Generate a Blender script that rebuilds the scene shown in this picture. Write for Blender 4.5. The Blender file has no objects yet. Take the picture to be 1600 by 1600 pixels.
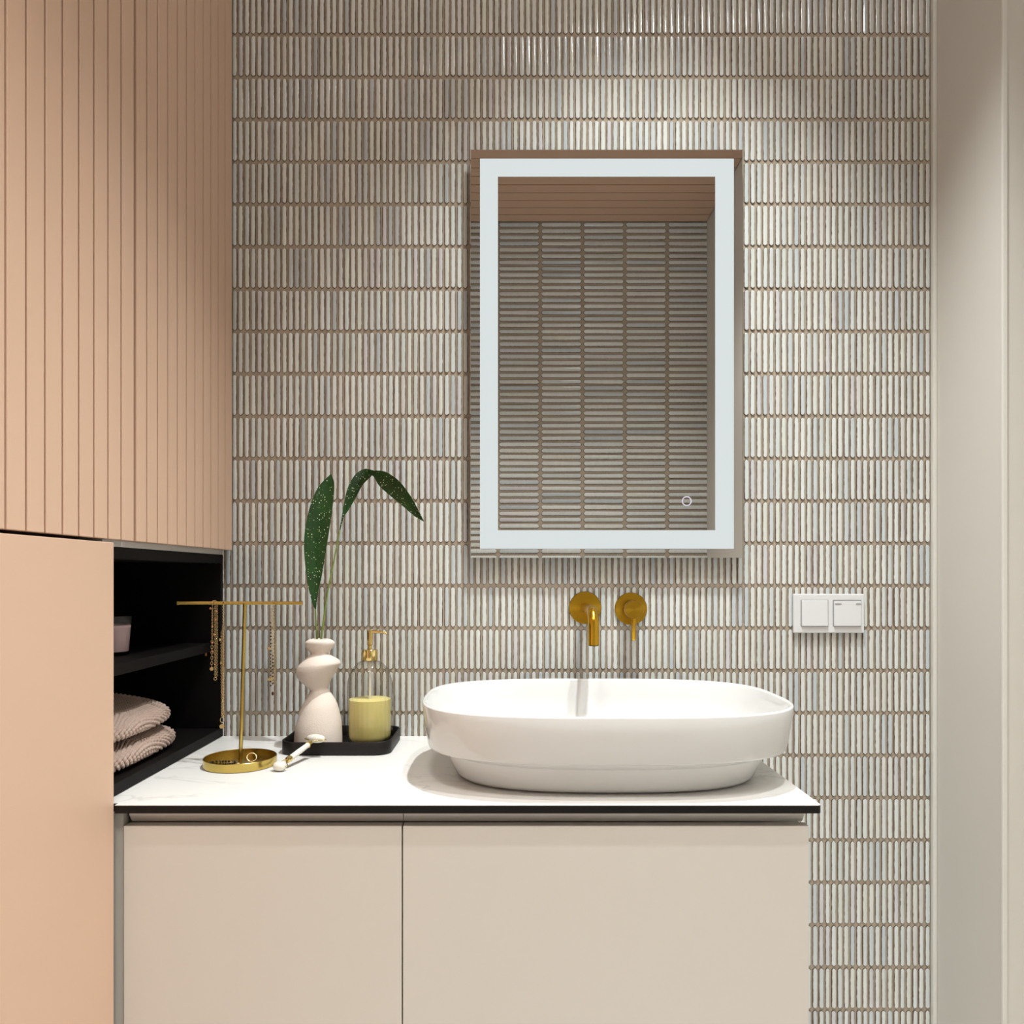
import bpy, bmesh, math, random
import numpy as np
from mathutils import Vector, Matrix
random.seed(7); rng = np.random.default_rng(7)
PI = math.pi
SC = bpy.context.scene
COL = SC.collection

# ------------------------------------------------------------------ camera
D = 1.70            # camera to tiled wall (m)
F = 1214.3          # focal length in pixels of a 1600 px frame
HZ = 1.20           # camera height
VX, VY = 797.0, 900.0   # where the optical axis meets the frame
cam_d = bpy.data.cameras.new('camera'); cam = bpy.data.objects.new('camera', cam_d); COL.objects.link(cam)
cam.location = (0, 0, HZ); cam.rotation_euler = (PI/2, 0, 0)
cam_d.sensor_width = 36; cam_d.lens = F/1600*36
cam_d.shift_x = (800-VX)/1600; cam_d.shift_y = (VY-800)/1600
cam_d.clip_start = 0.02
SC.camera = cam

# ------------------------------------------------------------------ world, exposure
w = bpy.data.worlds.new('world'); SC.world = w; w.use_nodes = True
w.node_tree.nodes['Background'].inputs[0].default_value = (0.9, 0.92, 1, 1)
w.node_tree.nodes['Background'].inputs[1].default_value = 0.05
vs = SC.view_settings
vs.view_transform = 'Standard'; vs.look = 'None'; vs.gamma = 1; vs.use_curve_mapping = False
vs.exposure = 0.0
SC.cycles.max_bounces = 7; SC.cycles.diffuse_bounces = 3; SC.cycles.glossy_bounces = 4
SC.cycles.adaptive_threshold = 0.04; SC.cycles.use_light_tree = False
SC.cycles.transparent_max_bounces = 12; SC.cycles.caustics_reflective = False; SC.cycles.caustics_refractive = False
SC.cycles.sample_clamp_indirect = 2.0; SC.cycles.sample_clamp_direct = 0.0

# ceiling downlights, the rear two added as unseen fill: (x, y, watts, full cone angle in degrees, blend, bulb radius, colour)
LIGHTS = [(0.30, 1.13, 165, 79, 0.85, 0.030, (0.925, 0.985, 0.98)),
          (0.50, 0.68, 72, 82, 0.85, 0.030, (0.925, 0.985, 0.98)),
          (-0.22, 0.10, 94, 100, 0.9, 0.170, (1.0, 0.96, 0.90)),
          (0.62, 0.02, 52, 100, 0.9, 0.170, (0.98, 0.98, 0.955))]
CEIL = 3.15
ROOM_Y0 = -0.90     # wall behind the camera
XR_NEAR, XR_FAR, NIB_Y = 1.075, 0.928, 1.462
XL = -0.99

# ------------------------------------------------------------------ helpers
WL = {}
def px(x, y, Y):
    """point at distance Y from the camera plane that lies on pixel (x, y)"""
    return Vector(((x-VX)*Y/F, Y, HZ-(y-VY)*Y/F))

def wloc(o):
    return WL.get(o.name, Vector((0, 0, 0)))

def thing(name, label, cat, loc, group=None):
    o = bpy.data.objects.new(name, None); COL.objects.link(o)
    o.empty_display_size = 0.03
    o.location = loc; WL[o.name] = Vector(loc)
    o['label'] = label; o['category'] = cat
    if group: o['group'] = group
    return o

def tag(o, label, cat, group=None):
    o['label'] = label; o['category'] = cat
    if group: o['group'] = group
    return o

def obj(name, bm, mat, parent=None, loc=None, smooth=None, label=None):
    """link a bmesh given in world coordinates as ONE mesh object"""
    if isinstance(bm, bpy.types.Mesh): me = bm
    else:
        bmesh.ops.recalc_face_normals(bm, faces=bm.faces)
        me = bpy.data.meshes.new(name); bm.to_mesh(me); bm.free()
    o = bpy.data.objects.new(name, me); COL.objects.link(o)
    base = wloc(parent) if parent else Vector((0, 0, 0))
    loc = Vector(loc) if loc is not None else base.copy()
    me.transform(Matrix.Translation(-loc))
    if parent: o.parent = parent
    o.location = loc-base; WL[o.name] = loc
    for m in (mat if isinstance(mat, (list, tuple)) else [mat]): me.materials.append(m)
    if smooth is not None:
        me.shade_smooth()
        if smooth < 180: me.set_sharp_from_angle(angle=math.radians(smooth))
    if label: o['label'] = label
    return o

def struct(o, label=None):
    o['kind'] = 'structure'
    if label: o['label'] = label
    return o

def box(bm, x0, x1, y0, y1, z0, z1, bev=0, seg=2, mi=0):
    t = bmesh.new() if bev else bm
    v = [t.verts.new(p) for p in ((x0,y0,z0),(x1,y0,z0),(x1,y1,z0),(x0,y1,z0),(x0,y0,z1),(x1,y0,z1),(x1,y1,z1),(x0,y1,z1))]
    for f in ((0,3,2,1),(4,5,6,7),(0,1,5,4),(1,2,6,5),(2,3,7,6),(3,0,4,7)):
        t.faces.new([v[i] for i in f]).material_index = mi
    if bev:
        bmesh.ops.bevel(t, geom=t.edges[:], offset=bev, segments=seg, affect='EDGES', profile=0.5)
        merge(bm, t)
    return bm

def merge(bm, t):
    m = bpy.data.meshes.new('tmp'); t.to_mesh(m); t.free(); bm.from_mesh(m); bpy.data.meshes.remove(m)

def B(*a, **k):
    return box(bmesh.new(), *a, **k)

def rings(bm, rs, cap0=True, cap1=True, closed=True):
    """skin a list of rings (each a list of points)"""
    vs_ = [[bm.verts.new(p) for p in r] for r in rs]
    n = len(vs_[0])
    for a, b in zip(vs_[:-1], vs_[1:]):
        for i in range(n if closed else n-1):
            bm.faces.new((a[i], a[(i+1) % n], b[(i+1) % n], b[i]))
    if cap0: bm.faces.new(vs_[0][::-1])
    if cap1: bm.faces.new(vs_[-1])
    return bm

def circ(c, r, ax=Vector((0,0,1)), n=24, ry=None, up=None):
    ax = Vector(ax).normalized()
    u = Vector(up) if up else (Vector((1,0,0)) if abs(ax.x) < 0.9 else Vector((0,1,0)))
    u = (u-ax*u.dot(ax)).normalized(); v = ax.cross(u); ry = r if ry is None else ry
    return [Vector(c)+u*(r*math.cos(2*PI*i/n))+v*(ry*math.sin(2*PI*i/n)) for i in range(n)]

def lathe(bm, c, prof, ax=(0,0,1), n=32, cap0=True, cap1=True, up=None):
    """prof: list of (radius, distance along the axis)"""
    ax = Vector(ax).normalized(); c = Vector(c)
    return rings(bm, [circ(c+ax*h, max(r, 1e-5), ax, n, up=up) for r, h in prof], cap0, cap1)

def tube(bm, pts, r, n=10, cap=True, closed=False):
    pts = [Vector(p) for p in pts]; N = len(pts)
    rr = r if isinstance(r, (list, tuple)) else [r]*N
    prev = None; rs = []
    for i, p in enumerate(pts):
        if closed: t = pts[(i+1) % N]-pts[i-1]
        else: t = pts[min(i+1, N-1)]-pts[max(i-1, 0)]
        t.normalize()
        if prev is None:
            prev = Vector((0,0,1)) if abs(t.z) < 0.9 else Vector((1,0,0))
        u = (prev-t*prev.dot(t)).normalized(); prev = u; v = t.cross(u)
        rs.append([p+u*(rr[i]*math.cos(2*PI*k/n))+v*(rr[i]*math.sin(2*PI*k/n)) for k in range(n)])
    if closed:
        rs.append(rs[0]); rings(bm, rs, False, False); bmesh.ops.remove_doubles(bm, verts=bm.verts, dist=1e-6)
        return bm
    return rings(bm, rs, cap, cap)

def torus(bm, c, R, r, ax=(0,0,1), n=20, m=8, sx=1.0, up=None):
    t = bmesh.new()
    tube(t, circ(c, R*sx, ax, n, R, up), r, m, closed=True)
    merge(bm, t); return bm

def sphere(bm, c, r, seg=12, rg=8, s=(1,1,1)):
    t = bmesh.new(); bmesh.ops.create_uvsphere(t, u_segments=seg, v_segments=rg, radius=r)
    for v in t.verts: v.co = Vector((v.co.x*s[0], v.co.y*s[1], v.co.z*s[2]))+Vector(c)
    merge(bm, t); return bm

def spline(P, n):
    """Catmull-Rom through tuples of numbers, n samples"""
    P = [np.array(p, float) for p in P]
    P = [2*P[0]-P[1]]+P+[2*P[-1]-P[-2]]
    out = []
    m = len(P)-3
    for k in range(n):
        u = k/(n-1)*m; i = min(int(u), m-1); t = u-i
        a, b, c, d = P[i:i+4]
        out.append(0.5*((2*b)+(c-a)*t+(2*a-5*b+4*c-d)*t*t+(3*b-a-3*c+d)*t**3))
    return out

def superell(cx, cy, a, b, n, z, N=96):
    r = []
    for i in range(N):
        t = 2*PI*i/N; c, s = math.cos(t), math.sin(t)
        r.append(Vector((cx+a*math.copysign(abs(c)**(2/n), c), cy+b*math.copysign(abs(s)**(2/n), s), z)))
    return r

# ------------------------------------------------------------------ materials
def srgb(r, g, b):
    f = lambda c: (c/255/12.92) if c/255 <= 0.04045 else ((c/255+0.055)/1.055)**2.4
    return (f(r), f(g), f(b), 1)

def mat(name, col, rough=0.5, metal=0.0, bump=0.0, bscale=200, vary=0.0, vscale=6, spec=0.5, coat=0, **kw):
    m = bpy.data.materials.new(name); m.use_nodes = True
    nt = m.node_tree; p = nt.nodes['Principled BSDF']
    p.inputs['Base Color'].default_value = col; p.inputs['Roughness'].default_value = rough
    p.inputs['Metallic'].default_value = metal; p.inputs['Specular IOR Level'].default_value = spec
    p.inputs['Coat Weight'].default_value = coat; p.inputs['Coat Roughness'].default_value = 0.05
    for k, v in kw.items(): p.inputs[k.replace('_', ' ')].default_value = v
    tc = nt.nodes.new('ShaderNodeTexCoord')
    if vary:
        n = nt.nodes.new('ShaderNodeTexNoise'); n.inputs['Scale'].default_value = vscale; n.inputs['Detail'].default_value = 1
        nt.links.new(tc.outputs['Object'], n.inputs['Vector'])
        h = nt.nodes.new('ShaderNodeHueSaturation'); h.inputs['Color'].default_value = col
        r = nt.nodes.new('ShaderNodeMapRange'); r.inputs['To Min'].default_value = 1-vary; r.inputs['To Max'].default_value = 1+vary
        nt.links.new(n.outputs['Fac'], r.inputs['Value']); nt.links.new(r.outputs['Result'], h.inputs['Value'])
        nt.links.new(h.outputs['Color'], p.inputs['Base Color'])
    if bump:
        n2 = nt.nodes.new('ShaderNodeTexNoise'); n2.inputs['Scale'].default_value = bscale; n2.inputs['Detail'].default_value = 0
        nt.links.new(tc.outputs['Object'], n2.inputs['Vector'])
        bp = nt.nodes.new('ShaderNodeBump'); bp.inputs['Strength'].default_value = bump; bp.inputs['Distance'].default_value = 0.001
        nt.links.new(n2.outputs['Fac'], bp.inputs['Height']); nt.links.new(bp.outputs['Normal'], p.inputs['Normal'])
    return m

M = {}
M['grout'] = mat('grout', srgb(190, 175, 156), 0.9, bump=0.4, bscale=900, vary=0.12, vscale=25)
M['wall'] = mat('wall_paint', srgb(226, 220, 211), 0.75, bump=0.05, bscale=500, vary=0.02, vscale=3)
M['floor'] = mat('floor_stone', srgb(222, 221, 220), 0.45, vary=0.08, vscale=4)
M['pink'] = mat('pink_lacquer', srgb(227, 190, 164), 0.5, bump=0.04, bscale=700, vary=0.015, vscale=3, spec=0.35)
M['pink_groove_shade'] = mat('pink_lacquer_shaded', srgb(190, 148, 126), 0.6)  # darker copy of the pink, paints shade into the grooves between slats
M['carcass'] = mat('carcass_grey', srgb(205, 201, 194), 0.5)
M['greige'] = mat('greige_lacquer', srgb(232, 226, 218), 0.5, bump=0.05, bscale=700, vary=0.012, vscale=3, spec=0.35)
M['alu'] = mat('brushed_channel', srgb(226, 223, 220), 0.4)
M['black'] = mat('black_laminate', srgb(15, 12, 12), 0.6, spec=0.15, bump=0.05, bscale=400)
M['core'] = mat('black_core', srgb(16, 14, 14), 0.4, spec=0.3, vary=0.2, vscale=60)
M['ceramic'] = mat('white_ceramic', srgb(234, 233, 231), 0.09, coat=0.4)
M['plastic'] = mat('white_plastic', srgb(242, 242, 243), 0.3)
M['trim'] = mat('white_trim', srgb(238, 234, 226), 0.45)
M['brass'] = mat('brushed_brass', (0.68, 0.40, 0.035, 1), 0.22, metal=1.0)
M['brass_turned'] = mat('turned_brass', (0.52, 0.30, 0.025, 1), 0.26, metal=1.0, Anisotropic=0.85)
_nt = M['brass_turned'].node_tree; _tg = _nt.nodes.new('ShaderNodeTangent'); _tg.direction_type = 'RADIAL'; _tg.axis = 'Y'
_nt.links.new(_tg.outputs[0], _nt.nodes['Principled BSDF'].inputs['Tangent'])
M['stand'] = mat('stand_brass', (0.58, 0.43, 0.12, 1), 0.22, metal=1.0)
M['gold'] = mat('polished_gold', (0.78, 0.60, 0.24, 1), 0.12, metal=1.0)
M['chain'] = mat('chain_gold', (0.80, 0.60, 0.30, 1), 0.22, metal=1.0)
M['bead_amber'] = mat('amber_bead', srgb(176, 112, 52), 0.3)
M['bead_black'] = mat('black_bead', srgb(20, 17, 18), 0.2)
M['tray'] = mat('black_tray', srgb(24, 20, 19), 0.5, spec=0.3)
M['vase'] = mat('blush_ceramic', srgb(244, 229, 217), 0.85, bump=0.25, bscale=350, vary=0.03, vscale=20)
M['stem'] = mat('leaf_stem', srgb(120, 142, 62), 0.5)
M['liquid'] = mat('yellow_soap', srgb(255, 238, 158), 0.35, Subsurface_Weight=0.3)
M['liquid'].node_tree.nodes['Principled BSDF'].inputs['Subsurface Radius'].default_value = (0.02, 0.015, 0.006)
M['straw'] = mat('clear_straw', srgb(240, 236, 225), 0.3)
M['stone'] = mat('pale_jade', srgb(246, 241, 228), 0.2, vary=0.05, vscale=80, coat=0.3)
M['wax'] = mat('pink_wax', srgb(250, 214, 218), 0.5)
M['gap_shade'] = mat('painted_gap_shade', srgb(14, 12, 12), 0.9)  # near-black that paints the shade inside door gaps

def glass(name, tint, rim=(0.64, 0.61, 0.58, 1), gloss=0.03, refl=0.24):
    m = bpy.data.materials.new(name); m.use_nodes = True; nt = m.node_tree; nt.nodes.clear()
    out = nt.nodes.new('ShaderNodeOutputMaterial'); mx = nt.nodes.new('ShaderNodeMixShader')
    tr = nt.nodes.new('ShaderNodeBsdfTransparent'); tr.inputs[0].default_value = tint
    gl = nt.nodes.new('ShaderNodeBsdfGlossy'); gl.inputs['Roughness'].default_value = gloss
    fr = nt.nodes.new('ShaderNodeLayerWeight'); fr.inputs[0].default_value = 0.5
    pw = nt.nodes.new('ShaderNodeMath'); pw.operation = 'POWER'; pw.inputs[1].default_value = 2.2
    ml = nt.nodes.new('ShaderNodeMath'); ml.operation = 'MULTIPLY_ADD'; ml.inputs[1].default_value = refl; ml.inputs[2].default_value = 0.02
    nt.links.new(fr.outputs['Facing'], pw.inputs[0]); nt.links.new(pw.outputs[0], ml.inputs[0])
    cm = nt.nodes.new('ShaderNodeMix'); cm.data_type = 'RGBA'; cm.inputs['A'].default_value = tint; cm.inputs['B'].default_value = rim
    nt.links.new(pw.outputs[0], cm.inputs['Factor']); nt.links.new(cm.outputs['Result'], tr.inputs[0])
    nt.links.new(ml.outputs[0], mx.inputs[0]); nt.links.new(tr.outputs[0], mx.inputs[1]); nt.links.new(gl.outputs[0], mx.inputs[2])
    nt.links.new(mx.outputs[0], out.inputs[0]); return m
M['glass'] = glass('clear_glass', (0.975, 0.972, 0.965, 1))
M['glass_inner'] = glass('clear_glass_inside', (0.99, 0.99, 0.985, 1), (0.96, 0.95, 0.93, 1), 0.05, 0.06)
M['jar'] = glass('candle_glass', (0.97, 0.97, 0.97, 1))

def tile_material():
    m = bpy.data.materials.new('glazed_tile'); m.use_nodes = True; nt = m.node_tree; p = nt.nodes['Principled BSDF']
    at = nt.nodes.new('ShaderNodeAttribute'); at.attribute_name = 'tint'
    ed = nt.nodes.new('ShaderNodeAttribute'); ed.attribute_name = 'edge'
    ge = nt.nodes.new('ShaderNodeNewGeometry')
    mp = nt.nodes.new('ShaderNodeMapping'); mp.inputs['Scale'].default_value = (1, 1, 0.35)
    nz = nt.nodes.new('ShaderNodeTexNoise'); nz.inputs['Scale'].default_value = 260; nz.inputs['Detail'].default_value = 1
    nt.links.new(ge.outputs['Position'], mp.inputs['Vector']); nt.links.new(mp.outputs[0], nz.inputs['Vector'])
    # thin glaze at the edges lets the brown clay through, with an uneven border
    ad = nt.nodes.new('ShaderNodeMath'); ad.operation = 'MULTIPLY_ADD'; ad.inputs[1].default_value = 0.5
    nt.links.new(nz.outputs['Fac'], ad.inputs[0]); nt.links.new(ed.outputs['Fac'], ad.inputs[2])
    mr = nt.nodes.new('ShaderNodeMapRange'); mr.interpolation_type = 'SMOOTHSTEP'
    mr.inputs['From Min'].default_value = 0.52; mr.inputs['From Max'].default_value = 0.98
    nt.links.new(ad.outputs[0], mr.inputs['Value'])
    n2 = nt.nodes.new('ShaderNodeTexNoise'); n2.inputs['Scale'].default_value = 60; n2.inputs['Detail'].default_value = 2
    nt.links.new(mp.outputs[0], n2.inputs['Vector'])
    hv = nt.nodes.new('ShaderNodeHueSaturation')
    m2 = nt.nodes.new('ShaderNodeMapRange'); m2.inputs['To Min'].default_value = 0.90; m2.inputs['To Max'].default_value = 1.08
    nt.links.new(n2.outputs['Fac'], m2.inputs['Value']); nt.links.new(m2.outputs[0], hv.inputs['Value'])
    nt.links.new(at.outputs['Color'], hv.inputs['Color'])
    mx = nt.nodes.new('ShaderNodeMix'); mx.data_type = 'RGBA'
    mx.inputs['B'].default_value = srgb(98, 78, 63)
    nt.links.new(mr.outputs[0], mx.inputs['Factor']); nt.links.new(hv.outputs[0], mx.inputs['A'])
    nt.links.new(mx.outputs['Result'], p.inputs['Base Color'])
    p.inputs['Roughness'].default_value = 0.11
    bp = nt.nodes.new('ShaderNodeBump'); bp.inputs['Strength'].default_value = 0.05; bp.inputs['Distance'].default_value = 0.001
    n3 = nt.nodes.new('ShaderNodeTexNoise'); n3.inputs['Scale'].default_value = 180; n3.inputs['Detail'].default_value = 0
    nt.links.new(ge.outputs['Position'], n3.inputs['Vector'])
    nt.links.new(n3.outputs['Fac'], bp.inputs['Height']); nt.links.new(bp.outputs[0], p.inputs['Normal'])
    return m
M['tile'] = tile_material()

def counter_material():
    m = mat('marble_laminate', srgb(244, 241, 237), 0.32)
    nt = m.node_tree; p = nt.nodes['Principled BSDF']
    ge = nt.nodes.new('ShaderNodeNewGeometry')
    mp = nt.nodes.new('ShaderNodeMapping'); mp.inputs['Rotation'].default_value = (0, 0, 0.55); mp.inputs['Scale'].default_value = (1, 2.3, 1)
    nz = nt.nodes.new('ShaderNodeTexNoise'); nz.inputs['Scale'].default_value = 4.2; nz.inputs['Detail'].default_value = 5; nz.inputs['Distortion'].default_value = 0.7
    nt.links.new(ge.outputs['Position'], mp.inputs[0]); nt.links.new(mp.outputs[0], nz.inputs['Vector'])
    a = nt.nodes.new('ShaderNodeMath'); a.operation = 'SUBTRACT'; a.inputs[1].default_value = 0.5
    b = nt.nodes.new('ShaderNodeMath'); b.operation = 'ABSOLUTE'
    nt.links.new(nz.outputs['Fac'], a.inputs[0]); nt.links.new(a.outputs[0], b.inputs[0])
    r = nt.nodes.new('ShaderNodeMapRange'); r.inputs['From Min'].default_value = 0.0; r.inputs['From Max'].default_value = 0.014
    r.inputs['To Min'].default_value = 1; r.inputs['To Max'].default_value = 0
    nt.links.new(b.outputs[0], r.inputs['Value'])
    n2 = nt.nodes.new('ShaderNodeTexNoise'); n2.inputs['Scale'].default_value = 3.1
    nt.links.new(ge.outputs['Position'], n2.inputs['Vector'])
    r2 = nt.nodes.new('ShaderNodeMapRange'); r2.inputs['From Min'].default_value = 0.42; r2.inputs['From Max'].default_value = 0.62; r2.inputs['To Max'].default_value = 0.3
    nt.links.new(n2.outputs['Fac'], r2.inputs['Value'])
    mu = nt.nodes.new('ShaderNodeMath'); mu.operation = 'MULTIPLY'
    nt.links.new(r.outputs[0], mu.inputs[0]); nt.links.new(r2.outputs[0], mu.inputs[1])
    mx = nt.nodes.new('ShaderNodeMix'); mx.data_type = 'RGBA'
    mx.inputs['A'].default_value = srgb(244, 241, 237); mx.inputs['B'].default_value = srgb(150, 144, 140)
    nt.links.new(mu.outputs[0], mx.inputs['Factor']); nt.links.new(mx.outputs['Result'], p.inputs['Base Color'])
    return m
M['counter'] = counter_material()

def leaf_material():
    m = mat('speckled_leaf', srgb(38, 76, 30), 0.35, spec=0.4)
    nt = m.node_tree; p = nt.nodes['Principled BSDF']
    tc = nt.nodes['Texture Coordinate']
    vo = nt.nodes.new('ShaderNodeTexVoronoi'); vo.inputs['Scale'].default_value = 300
    nt.links.new(tc.outputs['Object'], vo.inputs['Vector'])
    sp = nt.nodes.new('ShaderNodeSeparateColor'); nt.links.new(vo.outputs['Color'], sp.inputs[0])
    th = nt.nodes.new('ShaderNodeMapRange'); th.inputs['From Min'].default_value = 0.5; th.inputs['From Max'].default_value = 1.0
    th.inputs['To Min'].default_value = 0.0; th.inputs['To Max'].default_value = 0.34
    nt.links.new(sp.outputs[0], th.inputs['Value'])
    lt = nt.nodes.new('ShaderNodeMath'); lt.operation = 'LESS_THAN'
    nt.links.new(vo.outputs['Distance'], lt.inputs[0]); nt.links.new(th.outputs[0], lt.inputs[1])
    nz = nt.nodes.new('ShaderNodeTexNoise'); nz.inputs['Scale'].default_value = 30
    nt.links.new(tc.outputs['Object'], nz.inputs['Vector'])
    g = nt.nodes.new('ShaderNodeMix'); g.data_type = 'RGBA'
    g.inputs['A'].default_value = srgb(12, 42, 12); g.inputs['B'].default_value = srgb(40, 82, 28)
    nt.links.new(nz.outputs['Fac'], g.inputs['Factor'])
    mx = nt.nodes.new('ShaderNodeMix'); mx.data_type = 'RGBA'; mx.inputs['B'].default_value = srgb(238, 240, 205)
    nt.links.new(lt.outputs[0], mx.inputs['Factor']); nt.links.new(g.outputs['Result'], mx.inputs['A'])
    nt.links.new(mx.outputs['Result'], p.inputs['Base Color']); return m
M['leaf'] = leaf_material()

def knit_material():
    m = mat('knit_cotton', srgb(190, 166, 153), 0.95, bump=0.5, bscale=1400, vary=0.10, vscale=90, spec=0.1, Sheen_Weight=0.2)
    return m
M['knit'] = knit_material()

def mirror_material():
    m = mat('mirror_silver', (0.72, 0.73, 0.73, 1), 0.0, metal=1.0); return m
M['mirror'] = mirror_material()
M['mirror_edge'] = mat('mirror_backing', srgb(120, 116, 108), 0.4, metal=0.6)

def emit(name, col, s):
    m = bpy.data.materials.new(name); m.use_nodes = True; p = m.node_tree.nodes['Principled BSDF']
    p.inputs['Base Color'].default_value = (0.02, 0.02, 0.02, 1); p.inputs['Specular IOR Level'].default_value = 0.0
    p.inputs['Emission Color'].default_value = col; p.inputs['Emission Strength'].default_value = s; p.inputs['Roughness'].default_value = 1
    return m
M['led'] = emit('mirror_led', srgb(219, 226, 226), 0.97)
M['button'] = emit('touch_ring_led', srgb(226, 222, 236), 0.9)
M['bulb'] = emit('downlight_bulb', (0.95, 0.985, 1, 1), 20)
M['bulb_dim'] = emit('baffled_downlight', (0.95, 0.985, 1, 1), 20)
M['bulb_fill'] = emit('fill_light_disc', (1, 0.95, 0.88, 1), 2)  # glowing disc of the two added fill lamps

# ------------------------------------------------------------------ the room shell
struct(obj('floor', B(XL-0.1, XR_NEAR+0.3, ROOM_Y0-0.1, D+0.1, -0.08, 0.0), M['floor']), 'pale stone bathroom floor')
struct(obj('wall_left', B(XL-0.1, XL, ROOM_Y0-0.1, D+0.1, 0, CEIL), M['wall']), 'plain painted wall behind the pink cabinets')
bm = bmesh.new()
outline = [(XR_FAR, D+0.1), (XR_FAR, NIB_Y), (XR_NEAR+0.15, NIB_Y), (XR_NEAR+0.15, NIB_Y-0.5), (XR_NEAR, NIB_Y-0.5), (XR_NEAR, ROOM_Y0-0.1), (XR_NEAR+0.3, ROOM_Y0-0.1), (XR_NEAR+0.3, D+0.1)]
rings(bm, [[Vector((x, y, z)) for x, y in outline] for z in (0, CEIL)])
struct(obj('wall_right', bm, M['wall']), 'plain beige painted side wall beside the tiles')
bm = B(XR_FAR-0.0085, XR_FAR, D-0.012, D, 0.0, CEIL-0.02, bev=0.0015)
struct(obj('trim_1', bm, M['trim']), 'thin white corner strip between tiles and side wall')
bm = B(XR_FAR-0.003, XR_FAR+0.006, NIB_Y-0.003, NIB_Y+0.003, 0.0, CEIL-0.02, bev=0.001)
struct(obj('trim_2', bm, M['trim']), 'thin pale bead on the outer corner of the side wall')

ceil = struct(obj('ceiling', B(XL-0.1, XR_NEAR+0.3, ROOM_Y0-0.1, D+0.1, CEIL, CEIL+0.06), M['pink_groove_shade']), 'pink slatted ceiling')  # slab in the darker pink, shade between the boards is in its colour
SP = 0.080
k = 0; y = ROOM_Y0+0.0065
slat_me = None
while y+SP < D-0.012:
    if slat_me is None:
        o = obj('slat', B(XL+0.004, XR_NEAR-0.004, y+0.003, y+SP-0.003, CEIL-0.016, CEIL+0.002), M['pink'], ceil, loc=(0, y, CEIL)); slat_me = o.data
        # the far end is narrower: clip not needed, boards stop at the near room width
    else:
        o = bpy.data.objects.new('slat', slat_me); COL.objects.link(o); o.parent = ceil; o.location = (0, y, CEIL)
    if y > NIB_Y-0.02:
        if 'short' not in globals():
            short = bpy.data.meshes.new('slat_short'); sb = B(XL+0.004, XR_FAR-0.004, 0.003, SP-0.003, -0.016, 0.002); sb.to_mesh(short); sb.free(); short.materials.append(M['pink'])
        o.data = short
    y += SP

# --- glazed stick tiles: each is a shallow pillow with rounded ends
TINTS = [(238,240,237),(232,236,234),(239,240,235),(228,232,231),(239,242,240),(218,224,226),(235,237,229),(241,243,240),(230,234,229),(223,228,226),(238,238,232),(210,217,221),(226,224,226),(233,231,228)]
def tile_geo(W, H, T, seed, vertical=True):
    r = np.random.default_rng(seed); vs_ = []; ed = []; nr = []; tilt = 0.07*r.normal(); bow = r.uniform(0.06, 0.28)
    rad = W*0.42
    for lv, (inset, h, e) in enumerate(((0.0, 0.0, 1.0), (W*0.10, T*0.72, 0.62), (W*0.26, T, 0.08))):
        a, b = W/2-inset, H/2-inset; rr = max(rad-inset, W*0.05)*0.9
        for (sx, sy) in ((1,1),(-1,1),(-1,-1),(1,-1)):
            pts = [(a, b-rr), (a-rr, b)]
            if sx*sy < 0: pts = pts[::-1]
            for (u, v) in pts:
                j = 0.02*W if e < 1 else 0.012*W
                uu, vv = sx*u+r.normal()*j, sy*v+r.normal()*j
                vs_.append((uu, -h*(1+0.06*r.normal()), vv) if vertical else (vv, h*(1+0.06*r.normal()), uu)); ed.append(e)
                # soft pillow normals: tilted across the stick, level along it except at the very ends
                end = 1.0 if (u, v) == (a-rr, b) else 0.0
                na = sx*(1.0, 0.75, bow)[lv]*(0.5 if end and lv < 2 else 1)+(tilt if lv == 2 else 0); nb = sy*(0.9, 0.7, 0.0)[lv]*end; no = (0.35, 0.7, 1.0)[lv]
                nv_ = Vector((na, -no, nb) if vertical else (nb, no, na)).normalized(); nr.append(tuple(nv_))
    fs = []
    for k in (0, 1):
        for i in range(8): fs.append((k*8+i, k*8+(i+1) % 8, k*8+8+(i+1) % 8, k*8+8+i))
    fs.append(tuple(range(16, 24)))
    P = np.array(vs_); cn = np.cross(P[18]-P[16], P[20]-P[16])[1]
    if (cn > 0) == vertical: fs = [f[::-1] for f in fs]
    return P, ed, fs, nr

def tile_mesh(name, geos):
    """geos: list of (verts, edge, faces, tint, offset) joined into one mesh"""
    V = []; E_ = []; Fs = []; C = []; NR = []; n = 0
    for v, e, f, nr, t, off in geos:
        V.append(v+np.array(off)); E_ += e; NR += nr; C += [t]*len(e)
        Fs += [tuple(i+n for i in q) for q in f]; n += len(e)
    me = bpy.data.meshes.new(name); me.from_pydata(np.concatenate(V).tolist(), [], Fs)
    at = me.attributes.new('edge', 'FLOAT', 'POINT'); at.data.foreach_set('value', E_)
    at = me.attributes.new('tint', 'FLOAT_COLOR', 'POINT'); at.data.foreach_set('color', np.array(C, 'f').ravel())
    me.shade_smooth(); me.normals_split_custom_set_from_vertices(NR); me.materials.append(M['tile']); return me

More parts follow.
